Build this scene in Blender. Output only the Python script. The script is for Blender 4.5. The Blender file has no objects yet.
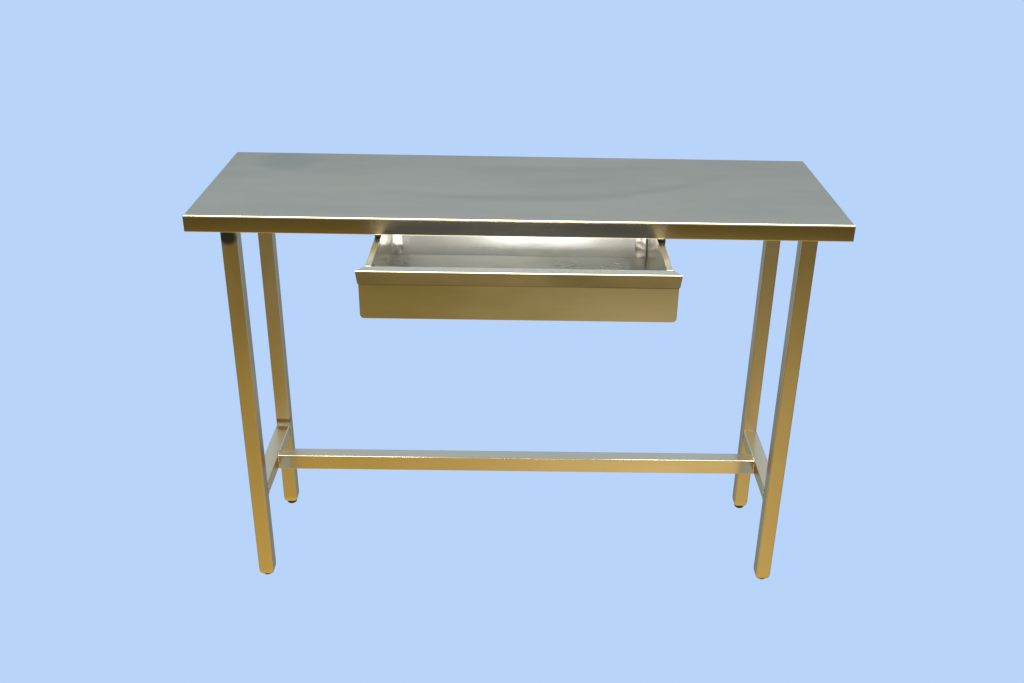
import bpy, bmesh, math
from mathutils import Vector, Matrix

scene = bpy.context.scene
COL = scene.collection


def srgb(r, g, b):
    f = lambda c: c / 12.92 if c <= 0.04045 else ((c + 0.055) / 1.055) ** 2.4
    return tuple(f(v / 255) for v in (r, g, b))


# ------------------------------------------------------------------ camera
CAM = Vector((-0.0050, -2.2517, 1.8502))
YAW, PITCH, ROLL, FPX = -0.0178, -0.4550, 0.0214, 1068.3
cy_, sy_, cp_, sp_ = math.cos(YAW), math.sin(YAW), math.cos(PITCH), math.sin(PITCH)
fwd = Vector((-sy_ * cp_, cy_ * cp_, sp_))
rt = Vector((cy_, sy_, 0))
up = rt.cross(fwd)
r2 = rt * math.cos(ROLL) + up * math.sin(ROLL)
u2 = up * math.cos(ROLL) - rt * math.sin(ROLL)
cd = bpy.data.cameras.new('camera')
cam = bpy.data.objects.new('camera', cd)
COL.objects.link(cam)
M = Matrix((r2, u2, -fwd)).transposed().to_4x4()
M.translation = CAM
cam.matrix_world = M
cd.sensor_width = 36
cd.lens = FPX / 1024 * 36
cd.shift_x, cd.shift_y = -(534.0 - 512) / 1024, (339.0 - 341.5) / 1024   # the photograph is a crop
cd.clip_start, cd.clip_end = 0.05, 200
scene.camera = cam
scene.view_settings.view_transform = 'Standard'
scene.view_settings.look = 'None'
scene.view_settings.exposure = 0
scene.view_settings.gamma = 1

# ------------------------------------------------------------------ surroundings
# plain blue studio backdrop in front of the camera, a grey ceiling overhead and
# a warm lit room with an ochre floor behind the camera (world colours put in for the steel to mirror)
world = bpy.data.worlds.new('World')
scene.world = world
world.use_nodes = True
wt = world.node_tree
wt.nodes.clear()


def node(nt, t, **kw):
    n = nt.nodes.new(t)
    for k, v in kw.items():
        setattr(n, k, v)
    return n


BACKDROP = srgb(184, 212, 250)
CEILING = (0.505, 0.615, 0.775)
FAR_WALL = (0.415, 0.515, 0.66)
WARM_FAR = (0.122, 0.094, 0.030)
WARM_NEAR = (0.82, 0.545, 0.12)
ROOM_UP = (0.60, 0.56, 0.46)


def smooth(nt, val, a, b):
    m = node(nt, 'ShaderNodeMapRange', interpolation_type='SMOOTHSTEP')
    m.inputs['From Min'].default_value = a
    m.inputs['From Max'].default_value = b
    nt.links.new(val, m.inputs['Value'])
    return m.outputs['Result']


def mix(nt, fac, a, b):
    m = node(nt, 'ShaderNodeMix', data_type='RGBA')
    nt.links.new(fac, m.inputs[0])
    for s, v in ((m.inputs[6], a), (m.inputs[7], b)):
        if isinstance(v, tuple):
            s.default_value = v + (1,)
        else:
            nt.links.new(v, s)
    return m.outputs[2]


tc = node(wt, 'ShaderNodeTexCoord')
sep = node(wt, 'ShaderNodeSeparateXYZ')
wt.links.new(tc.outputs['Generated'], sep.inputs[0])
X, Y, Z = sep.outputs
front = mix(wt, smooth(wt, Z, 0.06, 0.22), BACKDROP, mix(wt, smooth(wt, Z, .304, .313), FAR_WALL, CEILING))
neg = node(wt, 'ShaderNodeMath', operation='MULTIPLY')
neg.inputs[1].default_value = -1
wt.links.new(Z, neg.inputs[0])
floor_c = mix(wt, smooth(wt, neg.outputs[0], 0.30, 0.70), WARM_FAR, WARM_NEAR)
# bright spot painted into the floor colour, mirrored to lighten the crossbar
painted_glow = node(wt, 'ShaderNodeVectorMath', operation='DISTANCE')
wt.links.new(tc.outputs['Generated'], painted_glow.inputs[0])
painted_glow.inputs[1].default_value = (.13, -.82, -.555)
floor_c = mix(wt, smooth(wt, painted_glow.outputs['Value'], 0.03, 0.24), (1.02, .81, .43), floor_c)
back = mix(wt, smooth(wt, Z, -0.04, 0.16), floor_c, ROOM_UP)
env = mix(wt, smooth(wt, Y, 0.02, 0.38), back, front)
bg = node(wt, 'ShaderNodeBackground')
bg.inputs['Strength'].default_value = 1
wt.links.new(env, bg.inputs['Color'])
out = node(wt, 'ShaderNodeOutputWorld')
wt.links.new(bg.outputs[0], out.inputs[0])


def area_lamp(name, loc, target, size, size_y, power, color):
    ld = bpy.data.lights.new(name, 'AREA')
    ld.shape = 'RECTANGLE'
    ld.size, ld.size_y, ld.energy, ld.color = size, size_y, power, color
    o = bpy.data.objects.new(name, ld)
    o.location = loc
    o.rotation_euler = (Vector(target) - Vector(loc)).to_track_quat('-Z', 'Y').to_euler()
    COL.objects.link(o)
    return o


area_lamp('ceiling_lamp', (0.1, -1.0, 3.6), (0, 0, 1), 3.4, 1.6, 190, (1.0, 0.93, 0.74))
area_lamp('added_glint_lamp', (0.15, -4.6, 1.9), (0, 0, 0.95), 0.30, 0.6, 11, (1.0, 0.97, 0.90))  # added lamp behind the camera, for the glint on the drawer back


# ------------------------------------------------------------------ materials
def steel(name, grain='X', rough=0.26, base=(0.66, 0.59, 0.45), wave=0.0, aniso=0.5, tint=None, seed=0.0, edge=(.9, .86, .78), blot=.10, rvar=.045, tang=None, fine=.10, wscale=5):
    """brushed stainless steel; grain runs along one axis of the object"""
    m = bpy.data.materials.new(name)
    m.use_nodes = True
    nt = m.node_tree
    b = nt.nodes['Principled BSDF']
    b.inputs['Metallic'].default_value = 1
    b.inputs['Anisotropic'].default_value = aniso
    b.inputs['Specular Tint'].default_value = edge + (1,)
    tcn = node(nt, 'ShaderNodeTexCoord')
    oc = tcn.outputs['Object']
    # fine brushed grain: noise stretched along the grain
    mp = node(nt, 'ShaderNodeMapping')
    mp.inputs['Scale'].default_value = {'X': (3, 420, 420), 'Y': (420, 3, 420), 'Z': (420, 420, 3)}[grain]
    mp.inputs['Location'].default_value = (seed, seed * 1.7, seed * .6)
    nt.links.new(oc, mp.inputs[0])
    n1 = node(nt, 'ShaderNodeTexNoise')
    n1.inputs['Scale'].default_value = 1
    n1.inputs['Detail'].default_value = 3
    nt.links.new(mp.outputs[0], n1.inputs['Vector'])
    # soft blotches from handling and wiping
    mp2 = node(nt, 'ShaderNodeMapping')
    mp2.inputs['Location'].default_value = (seed * 3, seed, seed * 2)
    mp2.inputs['Scale'].default_value = {'X': (4, 11, 11), 'Y': (11, 4, 11), 'Z': (11, 11, 4)}[grain]
    nt.links.new(oc, mp2.inputs[0])
    n2 = node(nt, 'ShaderNodeTexNoise')
    n2.inputs['Scale'].default_value = 1
    n2.inputs['Detail'].default_value = 4
    nt.links.new(mp2.outputs[0], n2.inputs['Vector'])
    rr = node(nt, 'ShaderNodeMapRange')
    rr.inputs['From Min'].default_value, rr.inputs['From Max'].default_value = .3, .7
    rr.inputs['To Min'].default_value, rr.inputs['To Max'].default_value = rough - rvar, rough + rvar
    nt.links.new(n2.outputs['Fac'], rr.inputs['Value'])
    nt.links.new(rr.outputs[0], b.inputs['Roughness'])
    lo = tuple(c * (1 - blot) for c in base)
    hi = tuple(min(1, c * (1 + .6 * blot)) for c in base)
    colr = mix(nt, n2.outputs['Fac'], lo, hi)
    if tint:
        (cx, cyy, cz), (rx, ry, rz), tcol = tint
        ml = node(nt, 'ShaderNodeMapping', vector_type='TEXTURE')
        ml.inputs['Location'].default_value = (cx, cyy, cz)
        ml.inputs['Scale'].default_value = (rx, ry, rz)
        nt.links.new(oc, ml.inputs[0])
        ln = node(nt, 'ShaderNodeVectorMath', operation='LENGTH')
        nt.links.new(ml.outputs[0], ln.inputs[0])
        ad = node(nt, 'ShaderNodeMath', operation='MULTIPLY_ADD')
        nt.links.new(n2.outputs['Fac'], ad.inputs[0])
        ad.inputs[1].default_value = .5
        nt.links.new(ln.outputs['Value'], ad.inputs[2])
        colr = mix(nt, smooth(nt, ad.outputs[0], 0.75, 1.35), tcol, colr)
    nt.links.new(colr, b.inputs['Base Color'])
    bp = node(nt, 'ShaderNodeBump')
    bp.inputs['Strength'].default_value = fine
    bp.inputs['Distance'].default_value = .0004
    nt.links.new(n1.outputs['Fac'], bp.inputs['Height'])
    last = bp
    if wave:
        n3 = node(nt, 'ShaderNodeTexNoise')
        n3.inputs['Scale'].default_value = wscale
        n3.inputs['Detail'].default_value = 1
        nt.links.new(oc, n3.inputs['Vector'])
        b2 = node(nt, 'ShaderNodeBump')
        b2.inputs['Strength'].default_value = 1
        b2.inputs['Distance'].default_value = wave
        nt.links.new(n3.outputs['Fac'], b2.inputs['Height'])
        nt.links.new(bp.outputs[0], b2.inputs['Normal'])
        last = b2
    nt.links.new(last.outputs[0], b.inputs['Normal'])
    # rough axis lies across the grain
    tg = node(nt, 'ShaderNodeCombineXYZ')
    for i, v in enumerate({'X': (0, .35, 1), 'Y': (1, 0, 0), 'Z': (1, .3, 0)}[tang or grain]):
        tg.inputs[i].default_value = v
    nt.links.new(tg.outputs[0], b.inputs['Tangent'])
    return m


H_TOP = 1.0424
TOP = steel('brushed_steel_top', 'X', .17, rvar=.02, wave=.0004, aniso=.9, tang='Y', fine=0, blot=.14,
            tint=((-.60, .42, H_TOP), (.09, .10, .2), (.54, .505, .405)))
RAIL_X = steel('brushed_steel_crossbar', 'X', .26, base=(.78, .705, .55), fine=.0, edge=(.6, .5, .35), seed=2.3)
RAIL_Y = steel('brushed_steel_rail', 'Y', .26, base=(.87, .765, .54), edge=(.46, .34, .18), seed=5.1)
LEG = steel('brushed_steel_leg', 'Z', .32, aniso=.75, base=(.69, .625, .485), edge=(.36, .23, .10), seed=1.1)
LEG_TINT = steel('heat_tinted_steel_leg', 'Z', .32, aniso=.75, base=(.69, .625, .485), edge=(.36, .23, .10), seed=7.7,
                 tint=((-.674, .064, .968), (.026, .03, .024), (.085, .12, .25)))
LEG_BAND = steel('weld_stained_steel_leg', 'Z', .32, aniso=.75, base=(.69, .625, .485), edge=(.36, .23, .10), seed=1.9,
                 tint=((-.671, .397, .283), (.04, .03, .008), (.30, .25, .17)))
LIP = steel('brushed_steel_lip', 'X', .22, aniso=.2, base=(.82, .76, .62), seed=8.3)
FRONT = steel('brushed_steel_drawer_front', 'X', .20, aniso=.2, base=(.68, .665, .625), fine=.05, seed=3.9)
INNER = steel('bright_steel_drawer', 'X', .24, base=(.74, .755, .76), wave=.0009, aniso=.3, seed=4.4)


def plain(name, col, rough):
    m = bpy.data.materials.new(name)
    m.use_nodes = True
    nt = m.node_tree
    b = nt.nodes['Principled BSDF']
    n = node(nt, 'ShaderNodeTexNoise')
    n.inputs['Scale'].default_value = 60
    nt.links.new(mix(nt, n.outputs['Fac'], tuple(c * .8 for c in col), tuple(c * 1.2 for c in col)), b.inputs['Base Color'])
    b.inputs['Roughness'].default_value = rough
    return m


GALV = steel('galvanised_sheet', 'X', .5, base=(.62, .64, .66), aniso=0, seed=2.9)
RUBBER = plain('black_plastic', (.018, .017, .016), .5)


# ------------------------------------------------------------------ mesh helpers
def add_box(bm, lo, hi):
    vs = [bm.verts.new((x, y, z)) for x in (lo[0], hi[0]) for y in (lo[1], hi[1]) for z in (lo[2], hi[2])]
    for f in ((0, 1, 3, 2), (4, 6, 7, 5), (0, 4, 5, 1), (2, 3, 7, 6), (0, 2, 6, 4), (1, 5, 7, 3)):
        bm.faces.new([vs[i] for i in f])
    return vs


def add_prism(bm, outline, y0, y1):
    """outline in x, z; runs from y0 to y1"""
    a = [bm.verts.new((x, y0, z)) for x, z in outline]
    b = [bm.verts.new((x, y1, z)) for x, z in outline]
    bm.faces.new(a)
    bm.faces.new(b[::-1])
    n = len(a)
    for i in range(n):
        bm.faces.new((a[i], b[i], b[(i + 1) % n], a[(i + 1) % n]))


def build(name, bm, mat, parent=None, bevel=0.0, seg=3):
    bmesh.ops.recalc_face_normals(bm, faces=bm.faces)
    if bevel:
        es = [e for e in bm.edges if len(e.link_faces) == 2 and e.calc_face_angle(0) > .5]
        bmesh.ops.bevel(bm, geom=es, offset=bevel, segments=seg, profile=.5, affect='EDGES', clamp_overlap=True)
    me = bpy.data.meshes.new(name)
    bm.to_mesh(me)
    bm.free()
    for p in me.polygons:
        p.use_smooth = True
    me.materials.append(mat)
    try:
        me.set_sharp_from_angle(angle=math.radians(32))
    except Exception:
        pass
    o = bpy.data.objects.new(name, me)
    COL.objects.link(o)
    o.parent = parent
    wn = o.modifiers.new('weighted_normal', 'WEIGHTED_NORMAL')
    wn.keep_sharp = True
    wn.weight = 100
    return o


# ------------------------------------------------------------------ dimensions (metres)
HW, D, H, T = .75, .4984, H_TOP, .0402        # table top
W = .038                                      # square tube
XO = HW - .0599                               # outer face of the legs
XI = XO - W
YF, YB = .0635, .3969                         # front faces of front and back legs
S = .2705                                     # top of the lower rails
MY = .2309                                    # front face of the crossbar

table = bpy.data.objects.new('work_table', None)
COL.objects.link(table)
table['label'] = 'stainless steel work table on four square legs with its shallow drawer pulled open'
table['category'] = 'table'

# ---- table top: folded sheet-metal pan, very slightly dented
bm = bmesh.new()
NX, NY = 150, 100


def dent(x, y):
    u, v = (x + HW) / (2 * HW), y / D
    edge = max(0, min(1, min(u, 1 - u) * 10)) * max(0, min(1, min(v, 1 - v) * 6))
    z = .0004 * math.sin(u * 9.1 + 1.0) * math.sin(v * 3.0 + .4)
    z -= .0008 * (1 - math.exp(-((x - .04) / .3) ** 2)) * math.sin(2 * math.pi * v)
    # shallow crease that curves across the middle of the sheet
    yc = .155 + .9 * max(0, x - .05) ** 2 + .45 * max(0, -.05 - x) ** 2
    k = math.exp(-((x - .12) / .38) ** 4)
    z -= .0010 * k / (1 + math.exp(-(y - yc) / .008))
    return z * edge


BR = .0056
xs = [-HW + BR + (2 * HW - 2 * BR) * i / NX for i in range(NX + 1)]
ys = [BR + (D - 2 * BR) * j / NY for j in range(NY + 1)]
grid = [[bm.verts.new((x, y, H + dent(x, y))) for y in ys] for x in xs]
for i in range(NX):
    for j in range(NY):
        bm.faces.new((grid[i][j], grid[i + 1][j], grid[i + 1][j + 1], grid[i][j + 1]))
loop = [grid[i][0] for i in range(NX + 1)] + [grid[NX][j] for j in range(1, NY + 1)] + \
       [grid[i][NY] for i in range(NX - 1, -1, -1)] + [grid[0][j] for j in range(NY - 1, 0, -1)]


def ring(off, z):
    o = []
    for v in loop:
        x, y = v.co.x, v.co.y
        x = -HW + BR - off if abs(x - xs[0]) < 1e-6 else HW - BR + off if abs(x - xs[-1]) < 1e-6 else x
        y = BR - off if abs(y - ys[0]) < 1e-6 else D - BR + off if abs(y - ys[-1]) < 1e-6 else y
        o.append(bm.verts.new((x, y, z)))
    return o


rings = [loop]
for k in range(1, 6):
    a = math.pi / 2 * k / 5
    rings.append(ring(BR * math.sin(a), H - BR + BR * math.cos(a)))
for off, z in ((BR, H - T + .002), (BR - .0006, H - T + .0006), (BR - .002, H - T), (BR - .018, H - T), (BR - .018, H - T + .002), (BR - .0035, H - T + .002), (BR - .0035, H - .005)):
    rings.append(ring(off, z))
for a, b in zip(rings, rings[1:]):
    n = len(a)
    for i in range(n):
        bm.faces.new((a[i], a[(i + 1) % n], b[(i + 1) % n], b[i]))
bm.faces.new(rings[-1])
build('tabletop', bm, TOP, table)

bm = bmesh.new()
add_box(bm, (-HW + .006, .006, H - .0102), (HW - .006, D - .006, H - .0070))
build('added_underside_sheet', bm, GALV, table)  # unseen sheet added to grey the warm bounce light inside the drawer

# ---- legs with plastic feet
def foot_bm(cx, cy):
    b = bmesh.new()
    prof = [(0, -.008), (.008, -.0077), (.0125, -.0058), (.0145, -.003), (.0145, .008), (0, .008)]
    N = 20
    prev = None
    rows = []
    for r, z in prof:
        if r == 0:
            rows.append([b.verts.new((cx, cy, z))])
        else:
            rows.append([b.verts.new((cx + r * math.cos(2 * math.pi * i / N), cy + r * math.sin(2 * math.pi * i / N), z)) for i in range(N)])
    for p, q in zip(rows, rows[1:]):
        for i in range(N):
            a = [p[i % len(p)], p[(i + 1) % len(p)], q[(i + 1) % len(q)], q[i % len(q)]]
            b.faces.new(list(dict.fromkeys(a)))
    return b


def leg_bm(x0, y0, dz=0.0):
    b = bmesh.new()
    zt = H - .0105
    levels = [(.010, -.0025), (.0055, .0000), (.0022, .005), (.0006, .011), (0, .018), (0, zt)]
    rc = .0032
    levels = [(i, z + dz) for i, z in levels[:-1]] + levels[-1:]
    rows = []
    for ins, z in levels:
        row = []
        r = rc + ins * .9
        x1, x2, y1, y2 = x0 + ins, x0 + W - ins, y0 + ins, y0 + W - ins
        for cx, cyy, a0 in ((x2 - r, y2 - r, 0), (x1 + r, y2 - r, 90), (x1 + r, y1 + r, 180), (x2 - r, y1 + r, 270)):
            for k in range(6):
                a = math.radians(a0 + 18 * k)
                row.append(b.verts.new((cx + r * math.cos(a), cyy + r * math.sin(a), z)))
        rows.append(row)
    for p, q in zip(rows, rows[1:]):
        n = len(p)
        for i in range(n):
            b.faces.new((p[i], p[(i + 1) % n], q[(i + 1) % n], q[i]))
    b.faces.new(rows[0][::-1])
    b.faces.new(rows[-1])
    return b


for sx in (-1, 1):
    for yy in (YF, YB):
        x0 = -XO if sx < 0 else XI
        tinted = sx < 0 and yy == YF
        leg = build('leg', leg_bm(x0, yy, -.0025 if yy == YF else .002),
                    LEG_TINT if tinted else LEG_BAND if sx < 0 else LEG, table)
        if tinted:
            leg['label'] = 'leg with a dark blue heat mark at its top'
        build('foot', foot_bm(x0 + W / 2, yy + W / 2), RUBBER, leg)

# ---- lower frame: two side rails and the crossbar between them
for sx in (-1, 1):
    x0 = (-XO if sx < 0 else XI)
    bm = bmesh.new()
    add_box(bm, (x0 + .0005, YF + W - .002, S - W), (x0 + W - .0005, YB + .002, S))
    build('side_rail', bm, RAIL_Y, table, .0028)
bm = bmesh.new()
add_box(bm, (-XI - .002, MY, S - W - .0042), (XI + .002, MY + W, S + .0009))
build('crossbar', bm, RAIL_X, table, .0028)

# ---- weld beads at the joints of the lower frame
import random
rnd = random.Random(4)


def bead(bm, p, q, rad):
    p, q = Vector(p), Vector(q)
    d = (q - p).normalized()
    a = d.orthogonal().normalized()
    b = d.cross(a)
    n = max(8, int((q - p).length / .0016))
    prev = None
    for i in range(n + 1):
        t = i / n
        r = rad * (.82 + .22 * math.sin(i * 1.9) + .12 * rnd.random()) * min(1, .35 + 6 * min(t, 1 - t))
        c = p + (q - p) * t
        row = [bm.verts.new(c + (a * math.cos(k * math.pi / 4) + b * math.sin(k * math.pi / 4)) * r) for k in range(8)]
        if prev:
            for k in range(8):
                bm.faces.new((prev[k], prev[(k + 1) % 8], row[(k + 1) % 8], row[k]))
        else:
            bm.faces.new(row[::-1])
        prev = row
    bm.faces.new(prev)


WELD = steel('weld_steel', 'X', .38, base=(.62, .55, .42), aniso=0, fine=0, seed=6.6)
for sx in (-1, 1):
    x0 = (-XO if sx < 0 else XI)
    xin = sx * XI
    for p, q, rad in (((x0 + .003, YB - .0002, S), (x0 + W - .003, YB - .0002, S), .0026),          # rail to back leg
                      ((x0 + .003, YF + W, S), (x0 + W - .003, YF + W, S), .0026),                  # rail to front leg
                      ((xin, YF + W, S - .002), (xin, YF + W, S - W + .002), .0024),
                      ((xin, YB, S - .002), (xin, YB, S - W + .002), .0024),
                      ((xin, MY + .001, S - .004), (xin, MY + .001, S - W + .001), .0034),          # crossbar to rail
                      ((xin, MY + .002, S + .0006), (xin, MY + W - .002, S + .0006), .0034)):
        bm = bmesh.new()
        bead(bm, p, q, rad)
        build('weld_bead', bm, WELD, table)

# ---- drawer
DZ, DI, DO = .9934, .3125, .3255              # rim height, inner and outer half width
DY0, DY1 = -.163, .190                        # inner faces of front and back
DB = .8800                                    # underside
bm = bmesh.new()
ST = .0015
add_box(bm, (-DI - ST, DY0 - .001, DB), (DI + ST, DY1 + .036, DB + ST))           # floor
vb = add_box(bm, (-DI, DY1, DB + ST), (DI, DY1 + ST, DZ - .012))
for v in vb:                                                                    # the back leans outwards
    if v.co.z > .95:
        v.co.y += .030                     # back
add_box(bm, (-DI, DY0 - .001, DB + ST), (DI, DY0 + .0012, DZ - .003))            # unseen liner added inside the front, reflects silver onto the floor
for s in (-1, 1):
    a, b = sorted((s * DI, s * (DI + ST)))
    add_box(bm, (a, DY0 - .001, DB + ST), (b, DY1 + .036, DZ - ST))             # side
drawer = build('drawer', bm, INNER, table, .0004, 1)
drawer.location.x = -.002

for s in (-1, 1):
    bm = bmesh.new()
    a, b = sorted((s * (DI - .0004), s * DO))
    add_box(bm, (a, DY0 + .0005, DZ - ST), (b, DY1 + .036, DZ))                     # folded over the top of the side
    a, b = sorted((s * (DO - ST), s * DO))
    add_box(bm, (a, DY0 + .0005, DZ - .016), (b, DY1 + .036, DZ - ST))              # and turned down outside
    build('side_rim', bm, LIP, drawer, .0004, 1)

TAB = steel('crinkled_steel_corner', 'Z', .16, base=(.78, .77, .74), wave=.0022, wscale=34, aniso=.2, seed=9.2)
CORNER_DARK = plain('dark_corner_line', (.34, .33, .31), .5)  # for an added strip that paints in the corner's dark line


def lean(bm):
    for v in bm.verts:
        v.co.y += .030 * (v.co.z - DB - ST) / (DZ - .012 - DB - ST)


for s in (-1, 1):
    bm = bmesh.new()
    a, b = sorted((s * (DI - .004), s * (DI - .029)))
    add_box(bm, (a, DY1 - .0018, DB + ST + .0004), (b, DY1 - .0002, DZ - .013))
    lean(bm)
    build('corner_tab', bm, TAB, drawer, .0004, 1)
    if s < 0:
        continue                                                                # only the right corner gets the added dark strip
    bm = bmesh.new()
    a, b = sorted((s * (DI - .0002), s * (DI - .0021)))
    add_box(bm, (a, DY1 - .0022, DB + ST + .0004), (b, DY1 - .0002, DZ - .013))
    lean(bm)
    build('corner_dark_strip', bm, CORNER_DARK, drawer, .0003, 1)

PZ0, PZ1, PH, PY = .8794, .9640, .3388, -.1790
r = .009
ol = [(-PH, PZ1), (-PH, .9574), (-PH, PZ0 + r)]
for k in range(1, 7):
    a = math.pi / 2 * k / 6
    ol.append((-PH + r - r * math.cos(a), PZ0 + r - r * math.sin(a)))
for k in range(0, 7):
    a = math.pi / 2 * k / 6
    ol.append((PH - r + r * math.sin(a), PZ0 + r - r * math.cos(a)))
ol += [(PH, .9574), (PH, PZ1)]
bm = bmesh.new()
add_prism(bm, ol, PY, DY0)
bmesh.ops.connect_verts(bm, verts=[v for v in bm.verts if abs(v.co.z - .9574) < 1e-5 and v.co.y < PY + .001])
for v in bm.verts:                                                              # the sheet turns in under the lip
    if v.co.z > .96 and v.co.y < PY + .001:
        v.co.y += .0022
bmesh.ops.recalc_face_normals(bm, faces=bm.faces)
es = [e for e in bm.edges if len(e.link_faces) == 2 and e.calc_face_angle(0) > .6]
bmesh.ops.bevel(bm, geom=es, offset=.0012, segments=2, profile=.5, affect='EDGES', clamp_overlap=True)
build('drawer_front', bm, FRONT, drawer)

bm = bmesh.new()
lv = [(-.3385, -.1925, .9655), (.3385, -.1925, .9655), (.3375, DY0 - .0005, .9655), (-.3375, DY0 - .0005, .9655),
      (-.3425, -.1910, DZ + .0006), (.3425, -.1910, DZ + .0006), (.3275, DY0 + .001, DZ + .0006), (-.3275, DY0 + .001, DZ + .0006)]
vs = [bm.verts.new(c) for c in lv]
for f in ((0, 3, 2, 1), (4, 5, 6, 7), (0, 1, 5, 4), (1, 2, 6, 5), (2, 3, 7, 6), (3, 0, 4, 7)):
    bm.faces.new([vs[i] for i in f])
bmesh.ops.recalc_face_normals(bm, faces=bm.faces)
bmesh.ops.bevel(bm, geom=[e for e in bm.edges if min(v.co.z for v in e.verts) > DZ], offset=.0026, segments=4, profile=.5, affect='EDGES')
build('handle_lip', bm, LIP, drawer)

# ---- runners the drawer hangs from, fixed under the top
for s in (-1, 1):
    bm = bmesh.new()
    a, b = sorted((s * (DO + .0015), s * (DO + .0035)))
    add_box(bm, (a, .020, DZ - .030), (b, D - .03, H - .0105))
    a, b = sorted((s * (DO - .010), s * (DO + .0012)))
    add_box(bm, (a, .020, DZ - .030), (b, D - .03, DZ - .028))
    add_box(bm, (a, .006, DZ + .0018), (b, D - .03, H - T - .0008))
    build('drawer_runner', bm, RUBBER, table, .0003, 1)
